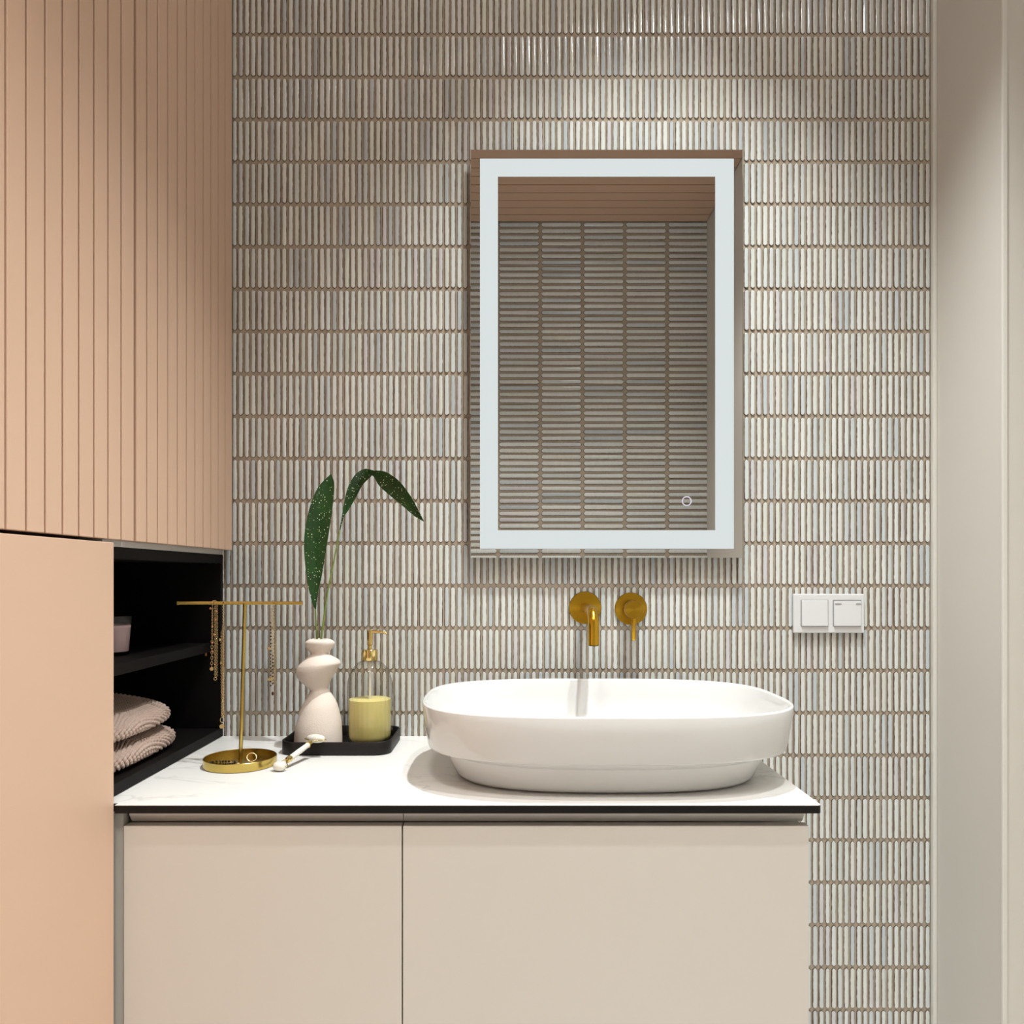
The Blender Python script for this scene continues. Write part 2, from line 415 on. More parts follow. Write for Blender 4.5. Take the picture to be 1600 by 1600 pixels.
def tile_wall(wall, cells, chosen, W, H, T, vertical, nvar=36):
    """cells: list of centres; chosen(cell) says which are single objects; the rest go into one mesh"""
    geos = [tile_geo(W, H, T, 100+i, vertical) for i in range(nvar)]
    tints = [srgb(*TINTS[i % len(TINTS)]) for i in range(nvar)]
    vm = {}; rest = []; n = 0
    for c in cells:
        i = int(rng.integers(nvar)); jit = rng.normal(size=3)*np.array([0.0002, 0.0002, 0.0002])
        if chosen(c) and n < 300:
            if i not in vm: vm[i] = tile_mesh('tile', [(*geos[i], tints[i], (0, 0, 0))])
            o = bpy.data.objects.new('tile', vm[i]); COL.objects.link(o); o.parent = wall; o.location = Vector(c)+Vector(jit); n += 1
        else: rest.append((*geos[i], tints[i], np.array(c)+jit))
    o = bpy.data.objects.new('tile_field', tile_mesh('tile_field', rest)); COL.objects.link(o); o.parent = wall; o['kind'] = 'stuff'
    return n

PXW, PZH = 0.01365, 0.09264
wb = struct(obj('wall_back', B(XL-0.1, XR_FAR+0.05, D+0.0008, D+0.1, 0, CEIL), M['grout']), 'wall of upright pale glazed stick tiles')
cells = []
x = XR_FAR-0.0085-PXW/2
zb = 0.2522-PZH*2
while x > -0.70:
    z = zb+PZH/2
    while z < CEIL-0.02:
        cells.append((x, D+0.002, z)); z += PZH
    x -= PXW
xa, xb_ = px(1167, 0, D).x, px(1459, 0, D).x
za, zc = px(0, 918, D).z, px(0, 256, D).z
tile_wall(wb, cells, lambda c: xa < c[0] < xb_ and za < c[2] < zc, PXW-0.0019, PZH-0.0026, 0.0042, True)

wf = struct(obj('wall_front', B(XL-0.1, XR_NEAR+0.05, ROOM_Y0-0.1, ROOM_Y0+0.0012, 0, CEIL), M['grout']), 'wall of lying glazed stick tiles seen in the mirror')
VD = 2.5*D/F        # metres per pixel at the mirrored distance
PX2, PZ2 = 66*VD, 9.8*VD
cells = []
x = (1108-VX)*VD-PX2/2
while x > XL-0.05:
    z = CEIL-0.014-PZ2/2
    while z > 0.6:
        cells.append((x, ROOM_Y0-0.002, z)); z -= PZ2
    x -= PX2
tile_wall(wf, cells, lambda c: c[0] > (777-VX)*VD-0.5*PX2 and c[2] > HZ+(VY-835)*VD, PZ2-0.0045, PX2-0.006, 0.008, False)

# ------------------------------------------------------------------ downlights in the ceiling, rear pair added for fill
spots = ['above the basin', 'between basin and doorway side', 'above the tall pink cabinet, added as fill light', 'at the back beside the side wall, added as fill light']
for i, (lx, ly, W, ang, bl, rad, colr) in enumerate(LIGHTS):
    zc_ = CEIL-0.016
    t = thing('ceiling_downlight', 'round white downlight in the pink ceiling '+spots[i], 'downlight', (lx, ly, zc_), 'recessed ceiling downlights')
    bm = bmesh.new(); rr_ = 0.022 if i < 2 else 0.14; lathe(bm, (lx, ly, zc_), [(rr_+0.001, 0.0), (rr_+0.013, 0.0), (rr_+0.013, -0.004), (rr_+0.003, -0.006), (rr_+0.001, 0.0)], n=40, cap0=False, cap1=False)
    obj('ring', bm, M['trim'], t, smooth=40)
    bm = bmesh.new(); lathe(bm, (lx, ly, zc_), [(rr_, 0.0), (rr_, -0.002), (rr_*0.8, -0.005), (rr_*0.4, -0.0065)], n=40)
    obj('bulb', bm, (M['bulb_dim'], M['bulb'], M['bulb_fill'], M['bulb_fill'])[i], t)
    ld = bpy.data.lights.new('downlight_lamp', 'SPOT'); ld.energy = W; ld.color = colr; ld.spot_size = math.radians(ang); ld.spot_blend = bl; ld.shadow_soft_size = rad
    lo = bpy.data.objects.new('downlight_lamp', ld); COL.objects.link(lo); lo.parent = t; lo.location = (0, 0, -0.012-rad)
    if i == 1:      # the open bulb of this fitting also shines sideways
        pd = bpy.data.lights.new('bulb_lamp', 'POINT'); pd.energy = 8; pd.color = colr; pd.shadow_soft_size = 0.018
        po = bpy.data.objects.new('bulb_lamp', pd); COL.objects.link(po); po.parent = t; po.location = (0, 0, -0.028)

# ------------------------------------------------------------------ pink upper cabinet with slatted doors
XF = -0.605          # door faces
XN = -0.627          # niche and carcass front
YE = D-0.006
ZU = 1.257           # underside of the upper doors
SEAM = 0.738*D
t = thing('upper_cabinet', 'pink wall cabinet with tall vertically slatted doors above the black niche', 'cabinet', (-0.8, 1.0, ZU))
obj('body', B(XL+0.002, XN, 0.32, YE, ZU-0.0, CEIL-0.03), M['carcass'], t)
obj('bottom_panel', B(XL+0.002, XN, 0.698*D+0.008, YE, ZU-0.0105, ZU-0.0003), M['carcass'], t)
SLP = 0.0396
def slat_door(y0, y1, sl):
    d = obj('door', B(XN+0.0015, XN+0.0085, y0, y1, ZU, CEIL-0.034), M['pink_groove_shade'], t, loc=(XF, y0, ZU))  # backing in the darker pink, groove shade is in its colour
    me = None
    for a, b in sl:
        wd = round(b-a, 4)
        if me is None or abs(me[0]-wd) > 1e-4:
            o = obj('slat', B(XN+0.008, XF, a+0.0023, b-0.0023, ZU-0.0008, CEIL-0.034, bev=0.0008, seg=1), M['pink'], d, loc=(XF, a, ZU)); me = (wd, o.data)
        else:
            o = bpy.data.objects.new('slat', me[1]); COL.objects.link(o); o.parent = d; o.location = Vector((XF, a, ZU))-WL[d.name]
    return d
def cuts(y0, y1, first):
    c = [y0]; y = first
    while y < y1-0.004:
        if y > y0+0.004: c.append(y)
        y += SLP
    c.append(y1); return list(zip(c[:-1], c[1:]))
obj('gap_shade_strip', B(XN-0.001, XN+0.0012, SEAM-0.012, SEAM+0.012, ZU+0.001, CEIL-0.034), M['gap_shade'], t)  # dark strip painting the shade in the door seam
y0, y1 = SEAM+0.0026, YE
slat_door(y0, y1, cuts(y0, y1, 0.762*D))
y1 = SEAM-0.0026; y0 = SEAM-0.445
slat_door(y0, y1, cuts(y0, y1, 0.7117*D-9*SLP))
y1 = SEAM-0.4494; y0 = 0.325
slat_door(y0, y1, cuts(y0, y1, 0.7117*D-20*SLP))

# ------------------------------------------------------------------ tall pink cabinet with the plain door
YT = 0.698*D
t = thing('tall_cabinet', 'plain smooth pink cabinet front at the left, below the slatted doors', 'cabinet', (-0.8, 0.9, 0))
obj('body', B(XL+0.002, XN, 0.32, YT+0.006, 0.0, ZU-0.012), M['carcass'], t)
dr = obj('door', B(XN+0.001, XF, 0.66, YT, 0.06, ZU-0.006, bev=0.0008, seg=1), M['pink'], t)
dr2 = obj('door', B(XN+0.001, XF, 0.33, 0.656, 0.06, ZU-0.006, bev=0.0008, seg=1), M['pink'], t)
obj('gap_shade_strip', B(XL+0.01, XN+0.002, 0.33, YT-0.06, ZU-0.0118, ZU-0.0002), M['gap_shade'], t)  # black strip standing for the shade between upper and lower doors

# ------------------------------------------------------------------ black open niche
ZC = 0.85            # top of the counter
NY0, NY1 = YT+0.008, D-0.003
ZT = 1.2-(867-VY)*0.0014         # niche top
t = thing('open_niche', 'black open shelving niche beside the counter', 'shelf', (-0.8, 1.45, ZC))
obj('top_panel', B(XL+0.002, XN, NY0, NY1, ZT-0.019, ZT, bev=0.0006, seg=1), M['black'], t)
obj('bottom_panel', B(XL+0.002, XN, NY0, NY1, ZC+0.001, ZC+0.020, bev=0.0006, seg=1), M['black'], t)
obj('side_panel', B(XL+0.002, XN, NY1-0.014, NY1, ZC+0.0205, ZT-0.0195, bev=0.0006, seg=1), M['black'], t)
obj('side_panel', B(XL+0.002, XN, NY0, NY0+0.014, ZC+0.0205, ZT-0.0195), M['black'], t)
obj('back_panel', B(XL+0.002, XL+0.010, NY0+0.0145, NY1-0.0145, ZC+0.0205, ZT-0.0195), M['black'], t)
ZSH = 1.055
sh = obj('shelf', B(XL+0.0105, XN-0.020, NY0+0.0145, NY1-0.0145, ZSH-0.019, ZSH, bev=0.0006, seg=1), M['black'], t)
bm = bmesh.new(); tube(bm, [(XN-0.028, NY1-0.024, ZSH-0.019), (XN-0.028, NY1-0.024, ZSH-0.027)], 0.0022, 8)
obj('shelf_pin', bm, M['bead_amber'], sh)

# ------------------------------------------------------------------ vanity
YF = YT+0.012        # drawer faces
ZCB = ZC-0.0125
ZCH = ZCB-0.026
XS = px(628.5, 0, YF).x
XVL, XVR = px(192, 0, YF).x, px(1265, 0, YF).x
def vanity(x0, x1, label):
    t = thing('vanity_cabinet', label, 'cabinet', ((x0+x1)/2, 1.44, 0.30))
    obj('body', B(x0+0.0006, x1-0.0006, YF+0.021, D-0.006, 0.30, ZCB-0.0305), M['greige'], t)
    obj('drawer_front', B(x0+0.001, x1-0.001, YF, YF+0.0190, 0.30, ZCH+0.003, bev=0.0009, seg=2), M['greige'], t)
    bm = bmesh.new()
    prof = [(YF+0.011, ZCB-0.0008), (YF+0.0115, ZCB-0.010), (YF+0.017, ZCB-0.018), (YF+0.0205, ZCB-0.022), (YF+0.024, ZCB-0.0215), (YF+0.024, ZCB-0.0008)]
    rings(bm, [[Vector((xx, a, b)) for a, b in prof] for xx in (x0+(0.0045 if x0 < 0.0 and x0 < -0.4 else 0.0006), x1-(0.004 if x1 > 0.3 else 0.0006))])
    obj('finger_channel', bm, M['alu'], t, smooth=30)
vanity(XVL, XS, 'narrower left drawer cabinet of the greige vanity, under the jewellery stand')
vanity(XS, XVR, 'wider right drawer cabinet of the greige vanity, under the white basin')
o = obj('filler_panel', B(XF-0.06, XVL-0.0012, YF+0.004, YF+0.022, 0.0, ZCB-0.001), M['carcass'], loc=(XF, YF+0.03, 0))
tag(o, 'narrow pale filler strip between pink cabinet and vanity', 'panel')

# countertop: white laminate skin on a black core
t = thing('countertop', 'white marbled countertop with black edge carrying the basin', 'countertop', (0.0, 1.44, ZCB))
XCR = px(1284, 0, YT).x
def slab(x0, x1, y0, y1, z0, z1, r, bevel=0):
    bm = bmesh.new(); pts = [(x0-0.04, y1), (x0-0.04, NY0+0.002), (x0, NY0+0.002), (x0, y0)]
    for i in range(9):
        a = -PI/2+PI/2*i/8; pts.append((x1-r+r*math.cos(a), y0+r+r*math.sin(a)))
    pts.append((x1, y1))
    rings(bm, [[Vector((a, b, z)) for a, b in pts] for z in (z0, z1)]); return bm
XCL = XF+0.0012
obj('core_slab', slab(XCL, XCR, YT, D-0.001, ZCB, ZC-0.0009, 0.006), M['core'], t, smooth=30)
obj('white_surface', slab(XCL, XCR-0.0003, YT+0.0003, D-0.001, ZC-0.0009, ZC, 0.006), M['counter'], t, smooth=30)
# counter tongue reaching under the niche
# ------------------------------------------------------------------ basin
bm = bmesh.new()
CX, CY, A_, B_ = 0.1665, 1.414, 0.3215, 0.2255
ZR = 0.984
def se(a, b, n, z, dy=0): return superell(CX, CY+dy, a, b, n, z)
ab, bb = 0.262, 0.172
prof = [(ab-0.012, bb-0.012, 2.7, ZC+0.0005), (ab-0.002, bb-0.002, 2.7, ZC+0.003), (ab+0.003, bb+0.003, 2.7, ZC+0.009),
        (ab+0.020, bb+0.014, 2.8, ZC+0.045), (ab+0.022, bb+0.016, 2.8, 0.9035), (A_-0.032, B_-0.030, 2.9, 0.9055),
        (A_-0.016, B_-0.014, 3.0, 0.9065), (A_-0.011, B_-0.009, 3.0, 0.9085), (A_-0.009, B_-0.0075, 3.0, 0.912),
        (A_-0.004, B_-0.003, 3.05, 0.945), (A_, B_, 3.1, ZR-0.003), (A_-0.0008, B_-0.0008, 3.1, ZR-0.0008), (A_-0.003, B_-0.003, 3.1, ZR),
        (A_-0.0055, B_-0.0055, 3.1, ZR-0.0006), (A_-0.0075, B_-0.0075, 3.1, ZR-0.004), (A_-0.014, B_-0.013, 3.0, 0.950), (A_-0.030, B_-0.026, 2.9, 0.905),
        (A_-0.060, B_-0.05, 2.7, 0.884), (A_-0.12, B_-0.10, 2.4, 0.876), (0.12, 0.07, 2.1, 0.873), (0.03, 0.025, 2.0, 0.872)]
rings(bm, [se(*p) for p in prof])
t = thing('vessel_basin', 'oval white ceramic vessel basin standing on the counter', 'basin', (CX, CY, ZC))
obj('bowl', bm, M['ceramic'], t, smooth=60)
bm = bmesh.new(); lathe(bm, (CX, CY, 0.8722), [(0.024, 0), (0.024, 0.004), (0.021, 0.006)], n=28)
obj('drain_cover', bm, M['ceramic'], t, smooth=40)

# ------------------------------------------------------------------ brass taps
YW = D-0.0015
c = px(914, 949.5, YW); R_ = 25.2*0.0014
t = thing('wall_spout', 'brushed brass wall spout curving down over the basin', 'tap', (c.x, YW, c.z))
bm = bmesh.new(); lathe(bm, (c.x, YW, c.z), [(R_, 0), (R_, 0.005), (R_-0.001, 0.006), (0.0125, 0.006)], ax=(0, -1, 0), n=56)
fl = obj('flange', bm, M['brass_turned'], t, loc=(c.x, YW, c.z), smooth=35)
r_ = 0.0108; L = 0.176; bend = 0.032; pts = [(c.x, YW-0.004, c.z), (c.x, YW-0.06, c.z), (c.x, YW-L+bend, c.z)]
for i in range(1, 13):
    a = PI/2*i/12; pts.append((c.x, YW-L+bend-bend*math.sin(a), c.z-bend+bend*math.cos(a)))
pts.append((c.x, YW-L, c.z-0.066))
bm = bmesh.new(); tube(bm, pts, r_, 28); obj('spout', bm, M['brass'], t, smooth=40)
bm = bmesh.new(); lathe(bm, (c.x, YW-L, c.z-0.066), [(r_-0.0012, -0.0003), (r_-0.0012, -0.0015)], n=24); obj('aerator', bm, M['bead_black'], t)
c = px(985.3, 951, YW)
t = thing('mixer_valve', 'round brass mixer valve with a thin lever pointing down', 'tap', (c.x, YW, c.z))
bm = bmesh.new(); lathe(bm, (c.x, YW, c.z), [(R_, 0), (R_, 0.005), (R_-0.001, 0.006), (0.0185, 0.006)], ax=(0, -1, 0), n=56)
obj('flange', bm, M['brass_turned'], t, loc=(c.x, YW, c.z), smooth=35)
bm = bmesh.new(); lathe(bm, (c.x, YW-0.005, c.z), [(0.0195, 0), (0.0195, 0.046), (0.0188, 0.0472), (0.0, 0.0472)], ax=(0, -1, 0), n=44)
obj('knob', bm, M['brass_turned'], t, loc=(c.x, YW, c.z), smooth=35)
bm = bmesh.new(); tube(bm, [(c.x, YW-0.043, c.z-0.017), (c.x, YW-0.043, c.z-0.063), (c.x, YW-0.043, c.z-0.066)], [0.0045, 0.0045, 0.0036], 18)
obj('lever', bm, M['brass'], t, smooth=40)

# ------------------------------------------------------------------ lighted mirror
YM = D-0.026
t = thing('wall_mirror', 'upright rectangular mirror with a lit white border on the tiles', 'mirror', ((947-VX)*YM/F, D, 1.24))
P0, P1 = px(735.5, 871.5, YM), px(1160, 234, YM)
obj('backing', B(P0.x+0.012, P1.x-0.012, YM+0.0055, D-0.0035, P0.z+0.012, P1.z-0.012), M['mirror_edge'], t)
def frame(bm, o0, o1, i0, i1, ya, yb):
    """rectangular frame between outer corners o and inner corners i"""
    for y in (ya, yb):
        pass
    O = [(o0.x, o0.z), (o1.x, o0.z), (o1.x, o1.z), (o0.x, o1.z)]; I = [(i0.x, i0.z), (i1.x, i0.z), (i1.x, i1.z), (i0.x, i1.z)]
    vo = [[bm.verts.new((a, y, b)) for a, b in O] for y in (ya, yb)]; vi = [[bm.verts.new((a, y, b)) for a, b in I] for y in (ya, yb)]
    for k in range(4):
        j = (k+1) % 4
        bm.faces.new((vo[0][k], vo[0][j], vi[0][j], vi[0][k])); bm.faces.new((vo[1][k], vi[1][k], vi[1][j], vo[1][j]))
        bm.faces.new((vo[0][k], vo[1][k], vo[1][j], vo[0][j])); bm.faces.new((vi[0][k], vi[0][j], vi[1][j], vi[1][k]))
    return bm
obj('glass', B(P0.x, P1.x, YM, YM+0.005, P0.z, P1.z), M['mirror'], t)
obj('light_border', frame(bmesh.new(), px(750, 857.5, YM), px(1146.5, 248, YM), px(778, 828.5, YM), px(1117.5, 276, YM), YM-0.0006, YM+0.001), M['led'], t, label='glowing white light border')
cb = px(1073, 783, YM); bm = bmesh.new()
lathe(bm, (cb.x, YM, cb.z), [(6.0*0.0014, 0.0), (6.0*0.0014, 0.0007), (7.6*0.0014, 0.0007), (7.6*0.0014, 0.0)], ax=(0, -1, 0), n=36, cap0=False, cap1=False)
obj('touch_ring', bm, M['button'], t)

# ------------------------------------------------------------------ switch and socket plate
YP = D-0.011
a, b = px(1240, 989, YP), px(1350.5, 928, YP)
t = thing('switch_plate', 'white double wall plate with rocker switch and lidded socket', 'switch', ((a.x+b.x)/2, D, a.z))
obj('plate', B(a.x, b.x, YP, D-0.0035, a.z, b.z, bev=0.0016), M['plastic'], t)
def sq(x0, y0, x1, y1, y, tilt, name):
    p, q = px(x0, y1, YP), px(x1, y0, YP)
    bm = bmesh.new(); v = [bm.verts.new(Vector(s)) for s in ((p.x, YP-y-tilt, p.z), (q.x, YP-y-tilt, p.z), (q.x, YP-y, q.z), (p.x, YP-y, q.z), (p.x, YP+0.002, p.z), (q.x, YP+0.002, p.z), (q.x, YP+0.002, q.z), (p.x, YP+0.002, q.z))]
    for f in ((0,1,2,3),(4,7,6,5),(0,4,5,1),(1,5,6,2),(2,6,7,3),(3,7,4,0)): bm.faces.new([v[i] for i in f])
    bmesh.ops.bevel(bm, geom=bm.edges[:], offset=0.0006, segments=2, affect='EDGES', profile=0.5)
    return obj(name, bm, M['plastic'], t)
GAP = mat('plate_gap', srgb(150, 150, 152), 0.7)
for x0, x1 in ((1251.6, 1293.6), (1301.8, 1345)):
    p, q = px(x0-0.7, 979, YP), px(x1+0.7, 937.3, YP); obj('recess', B(p.x, q.x, YP-0.0003, YP+0.002, p.z, q.z), GAP, t)
sq(1252.4, 938, 1293, 978, 0.0022, 0.0016, 'rocker')
ld_ = sq(1302.6, 939.2, 1344.6, 978, 0.0028, 0.0010, 'socket_lid')
for x0, x1 in ((1304, 1313.5), (1336.5, 1344)):
    p, q = px(x0, 943.6, YP), px(x1, 942.8, YP); obj('hinge_slot', B(p.x, q.x, YP-0.0040, YP-0.0022, p.z, q.z), GAP, ld_)

# ------------------------------------------------------------------ candle on the niche shelf
YCn = 1.425; rc = 0.040
cc = Vector((px(204.5, 0, YCn).x-rc, YCn, ZSH))
t = thing('jar_candle', 'pink candle in a clear glass jar on the black shelf', 'candle', cc)
bm = bmesh.new(); lathe(bm, cc, [(0.030, 0.0003), (0.0335, 0.001), (0.0355, 0.004), (rc, 0.0715), (rc-0.0006, 0.0722), (rc-0.0028, 0.0715), (0.0333, 0.007), (0.0, 0.006)], n=40, cap1=False)
obj('jar', bm, M['jar'], t, smooth=40)
bm = bmesh.new(); lathe(bm, cc, [(0.0, 0.0065), (0.0325, 0.0072), (0.0362, 0.054), (0.0355, 0.0555), (0.0, 0.0548)], n=40, cap0=False, cap1=False)
obj('wax', bm, M['wax'], t, smooth=50)
bm = bmesh.new(); tube(bm, [cc+Vector((0, 0, 0.054)), cc+Vector((0.001, 0, 0.064))], 0.0011, 8); obj('wick', bm, M['straw'], t)

# ------------------------------------------------------------------ knitted towels folded in the niche
def towel(label, z0, xf, xb, y0, y1, hF, hB, sag, seed, rise=0.0):
    """folded knitted cloth: closed cross-section in y-z swept along x is turned so the fold faces the far end; stitches are relief"""
    xc, yc = (xf+xb)/2, (y0+y1)/2; ax_, ay = (xf-xb)/2, (y1-y0)/2
    sg = lambda v, e: np.sign(v)*np.abs(v)**e
    def even(fx, lo, hi, n, wgt=None):
        a = np.linspace(lo, hi, 6000); q = fx(a); d = np.concatenate([[0], np.cumsum(np.linalg.norm(np.diff(q, axis=0), axis=1)*(1 if wgt is None else wgt(a[:-1])))])
        return np.interp(np.linspace(0, d[-1], n), d, a)
    NU, NV = 900, 190
    th = even(lambda a: np.stack([ax_*sg(np.cos(a), 0.45), ay*sg(np.sin(a), 0.45)], 1), 0, 2*PI, NU+1)[:-1]
    ph = even(lambda a: np.stack([ax_*sg(np.cos(a), 0.42), 0.025*sg(np.sin(a), 0.75)], 1), -PI/2, PI/2, NV, lambda a: np.where(a < -1.3, 0.15, 1.0))
    Pm, T = np.meshgrid(ph, th, indexing='ij')
    rx = sg(np.cos(Pm), 0.42); zz = sg(np.sin(Pm), 0.75)
    X = xc+ax_*rx*sg(np.cos(T), 0.45); Y = yc+ay*rx*sg(np.sin(T), 0.45)
    u = np.clip((xf-X)/(xf-xb), 0, 1); v_ = np.clip((Y-y0)/(y1-y0), 0, 1)
    h = hF+(hB-hF)*np.sin(u*PI/2)**1.0
    top = h+sag*np.sin(PI*v_)*0-sag*np.exp(-((v_-0.62)/0.18)**2)*np.clip(1-u*0.8, 0, 1)*0.5
    low = rise*np.clip((v_-0.5)*2, 0, 1)**2
    Z = z0+low+(zz+1)/2*(top-low)
    # stitches: rows of small loops over true surface distance
    P = np.stack([X, Y, Z], -1)
    du = np.zeros(P.shape[:2]); du[:, 1:] = np.cumsum(np.linalg.norm(np.diff(P, axis=1), axis=2), axis=1)
    mid = du[NV//2]
    s = mid[None, :]*np.ones((NV, 1))
    dv = np.zeros(P.shape[:2]); dv[1:] = np.cumsum(np.linalg.norm(np.diff(P, axis=0), axis=2), axis=0)
    # continuous planar coordinate on the flat top, height coordinate on the sides
    pitch = 0.0080
    flat = (np.abs(zz) > 0.93)*1.0
    row = np.floor(dv/pitch)
    d_side = np.abs(np.sin(PI*(s/pitch+0.5*(row % 2))))**0.7*np.abs(np.sin(PI*dv/pitch))**0.6
    row2 = np.floor(X/pitch)
    d_top = np.abs(np.sin(PI*(Y/pitch+0.5*(row2 % 2))))**0.7*np.abs(np.sin(PI*X/pitch))**0.6
    d = d_side*(1-flat)+d_top*flat
    du_ = np.roll(P, -1, 1)-np.roll(P, 1, 1); dv_ = np.gradient(P, axis=0)
    N = np.cross(du_, dv_); N /= np.linalg.norm(N, axis=2, keepdims=True)+1e-9
    if (N[NV//2, 0]@np.array([1, 0, 0])) < 0: N = -N
    P = P+N*((d-0.6)*0.0060)[..., None]
    P[..., 2] = np.maximum(P[..., 2], z0+0.0003)
    idx = np.arange(NU*NV).reshape(NV, NU)
    Q = np.stack([idx[:-1], np.roll(idx, -1, 1)[:-1], np.roll(idx, -1, 1)[1:], idx[1:]], -1).reshape(-1, 4)
    me = bpy.data.meshes.new('folded_towel'); me.from_pydata(P.reshape(-1, 3).tolist(), [], Q.tolist())
    me.validate()
    bm_ = bmesh.new(); bm_.from_mesh(me); bmesh.ops.remove_doubles(bm_, verts=bm_.verts, dist=1e-5)
    o = obj('folded_towel', bm_, M['knit'], loc=(xc, yc, z0), smooth=180)
    return tag(o, label, 'towel', 'knitted towels folded in the niche')
ZN = ZC+0.020
towel('lower folded dusty pink knitted towel resting on the niche bottom', ZN+0.0002, -0.640, -0.90, NY0+0.018, 1.545, 0.043, 0.046, 0.0, 1)
towel('upper folded dusty pink knitted towel lying on the other towel', ZN+0.0490, -0.644, -0.90, NY0+0.018, 1.530, 0.036, 0.070, 0.010, 2)

# ------------------------------------------------------------------ jewellery stand
SX, SY = -0.4998, 1.440; RD = 0.0650
t = thing('jewelry_stand', 'brass T-bar jewellery stand with round dish base on the counter', 'jewellery stand', (SX, SY, ZC))
bm = bmesh.new(); lathe(bm, (SX, SY, ZC), [(RD-0.001, 0.0003), (RD, 0.0012), (RD, 0.0158), (RD-0.0006, 0.0164), (RD-0.0013, 0.0158), (RD-0.0015, 0.0035), (0, 0.0030)], n=72, cap1=False)
obj('dish', bm, M['stand'], t, smooth=40)
ZB = HZ-(942.3-VY)*SY/F; TX = px(382.6, 0, SY).x
bm = bmesh.new(); tube(bm, [(SX, SY, ZC+0.003), (TX, SY, ZB-0.0008)], 0.0034, 20); obj('post', bm, M['stand'], t, smooth=40)
bl, br = px(277, 0, SY).x, px(472.5, 0, SY).x
bm = bmesh.new(); tube(bm, [(bl, SY, ZB), (bl+0.0015, SY, ZB), (bl+0.004, SY, ZB), (br-0.004, SY, ZB), (br-0.0015, SY, ZB), (br, SY, ZB)], [0.0041, 0.0041, 0.0031, 0.0031, 0.0041, 0.0041], 18)
obj('crossbar', bm, M['stand'], t, smooth=30)

def chain(bm, pts, link=0.0024, r=0.00036):
    """small oval links, turned by turns, along a polyline"""
    pts = [Vector(p) for p in pts]; k = 0
    for a, b in zip(pts[:-1], pts[1:]):
        L = (b-a).length; n = max(1, int(L/(link*1.45))); d = (b-a).normalized()
        for i in range(n):
            c = a+(b-a)*((i+0.5)/n)
            side = Vector((1, 0.35, 0)) if k % 2 else Vector((-0.35, 1, 0))
            ax_ = d.cross(side).normalized() if d.cross(side).length > 0.1 else Vector((0, 1, 0))
            torus(bm, c, link*0.62, r, ax=ax_, n=8, m=4, sx=1.5, up=d); k += 1
    return bm
def over_bar(x, dx=0.0):
    """loop of points over the crossbar at x"""
    return [(x+dx*math.cos(a), SY-0.0045*math.cos(a), ZB+0.0045*math.sin(a)) for a in [PI*i/6 for i in range(7)]]
def stuffpart(name, bm, m, t):
    o = obj(name, bm, m, t, smooth=180); o['kind'] = 'stuff'; return o
zpx = lambda y: HZ-(y-VY)*SY/F
xpx = lambda x: (x-VX)*SY/F
# amber-beaded gold chain near the niche
xa_, xb2 = xpx(332.4), xpx(337.4)
t = thing('beaded_necklace', 'gold chain with small amber beads hanging nearest the black niche', 'necklace', (xa_, SY, zpx(1061)), 'necklaces on the jewellery stand')
bm = bmesh.new()
lp = [(xa_, SY-0.005, zpx(1042)), (xa_+0.0007, SY-0.005, zpx(1000)), (xa_+0.0012, SY-0.0047, zpx(950))]+[(xa_+0.0012+(xb2-xa_-0.001)*i/6, SY-0.0046*math.cos(PI*i/6*0.999), ZB+0.0046*math.sin(PI*i/6)) for i in range(7)]+[(xb2, SY+0.005, zpx(1000)), (xb2, SY+0.004, zpx(1057))]
chain(bm, lp[:2], 0.0034, 0.0005); chain(bm, lp[1:], 0.0022, 0.00045)
chain(bm, [(xb2+0.0003, SY-0.0052, zpx(945)), (xb2+0.0002, SY-0.0050, zpx(1057))], 0.0022, 0.00045)
stuffpart('chain', bm, M['chain'], t)
for (bx, by) in ((331, 950.5), (340.2, 954.8), (339, 967.8), (334, 978.5), (336.4, 991), (334, 1003.5), (334.6, 1017.5), (333.2, 942)):
    bm = bmesh.new(); sphere(bm, (xpx(bx), SY-0.0075, zpx(by)), 0.0019, 10, 8); obj('bead', bm, M['bead_amber'], t, smooth=180)
bm = bmesh.new(); lathe(bm, (xa_-0.0002, SY-0.0047, zpx(1044.5)), [(0.0032, 0), (0.0035, 0.0004), (0.0032, 0.0008)], ax=(0.2, -1, 0), n=20); obj('disc_charm', bm, M['chain'], t, smooth=40)
bm = bmesh.new(); torus(bm, (xb2+0.0003, SY-0.0042, zpx(1060)), 0.0026, 0.0006, ax=(0.2, -1, 0), n=20, m=6); obj('clasp', bm, M['chain'], t, smooth=180)
# long fine chain
xc1 = xpx(349)
t = thing('long_necklace', 'long fine gold chain with a round disc pendant, hanging beside the niche edge', 'necklace', (xc1, SY, zpx(1137)), 'necklaces on the jewellery stand')
bm = bmesh.new()
ob = [(xc1+0.0012*math.cos(PI*i/6), SY-0.0043*math.cos(PI*i/6), ZB+0.0043*math.sin(PI*i/6)) for i in range(7)]
chain(bm, [(xc1-0.0002, SY-0.0045, zpx(1121)), (xc1+0.0012, SY-0.0045, zpx(1040))]+ob+[(xc1-0.0012, SY+0.0045, zpx(1040)), (xc1-0.0003, SY+0.003, zpx(1121))], 0.0019, 0.00038)
chain(bm, [(xc1-0.0017, SY-0.0055, zpx(985)), (xc1-0.0018, SY-0.0055, zpx(1040)), (xc1-0.0008, SY-0.005, zpx(1118))], 0.0019, 0.00038)
chain(bm, [(xc1+0.0012, SY-0.0062, zpx(975)), (xc1+0.0006, SY-0.0062, zpx(1100))], 0.0019, 0.00038)
stuffpart('chain', bm, M['chain'], t)
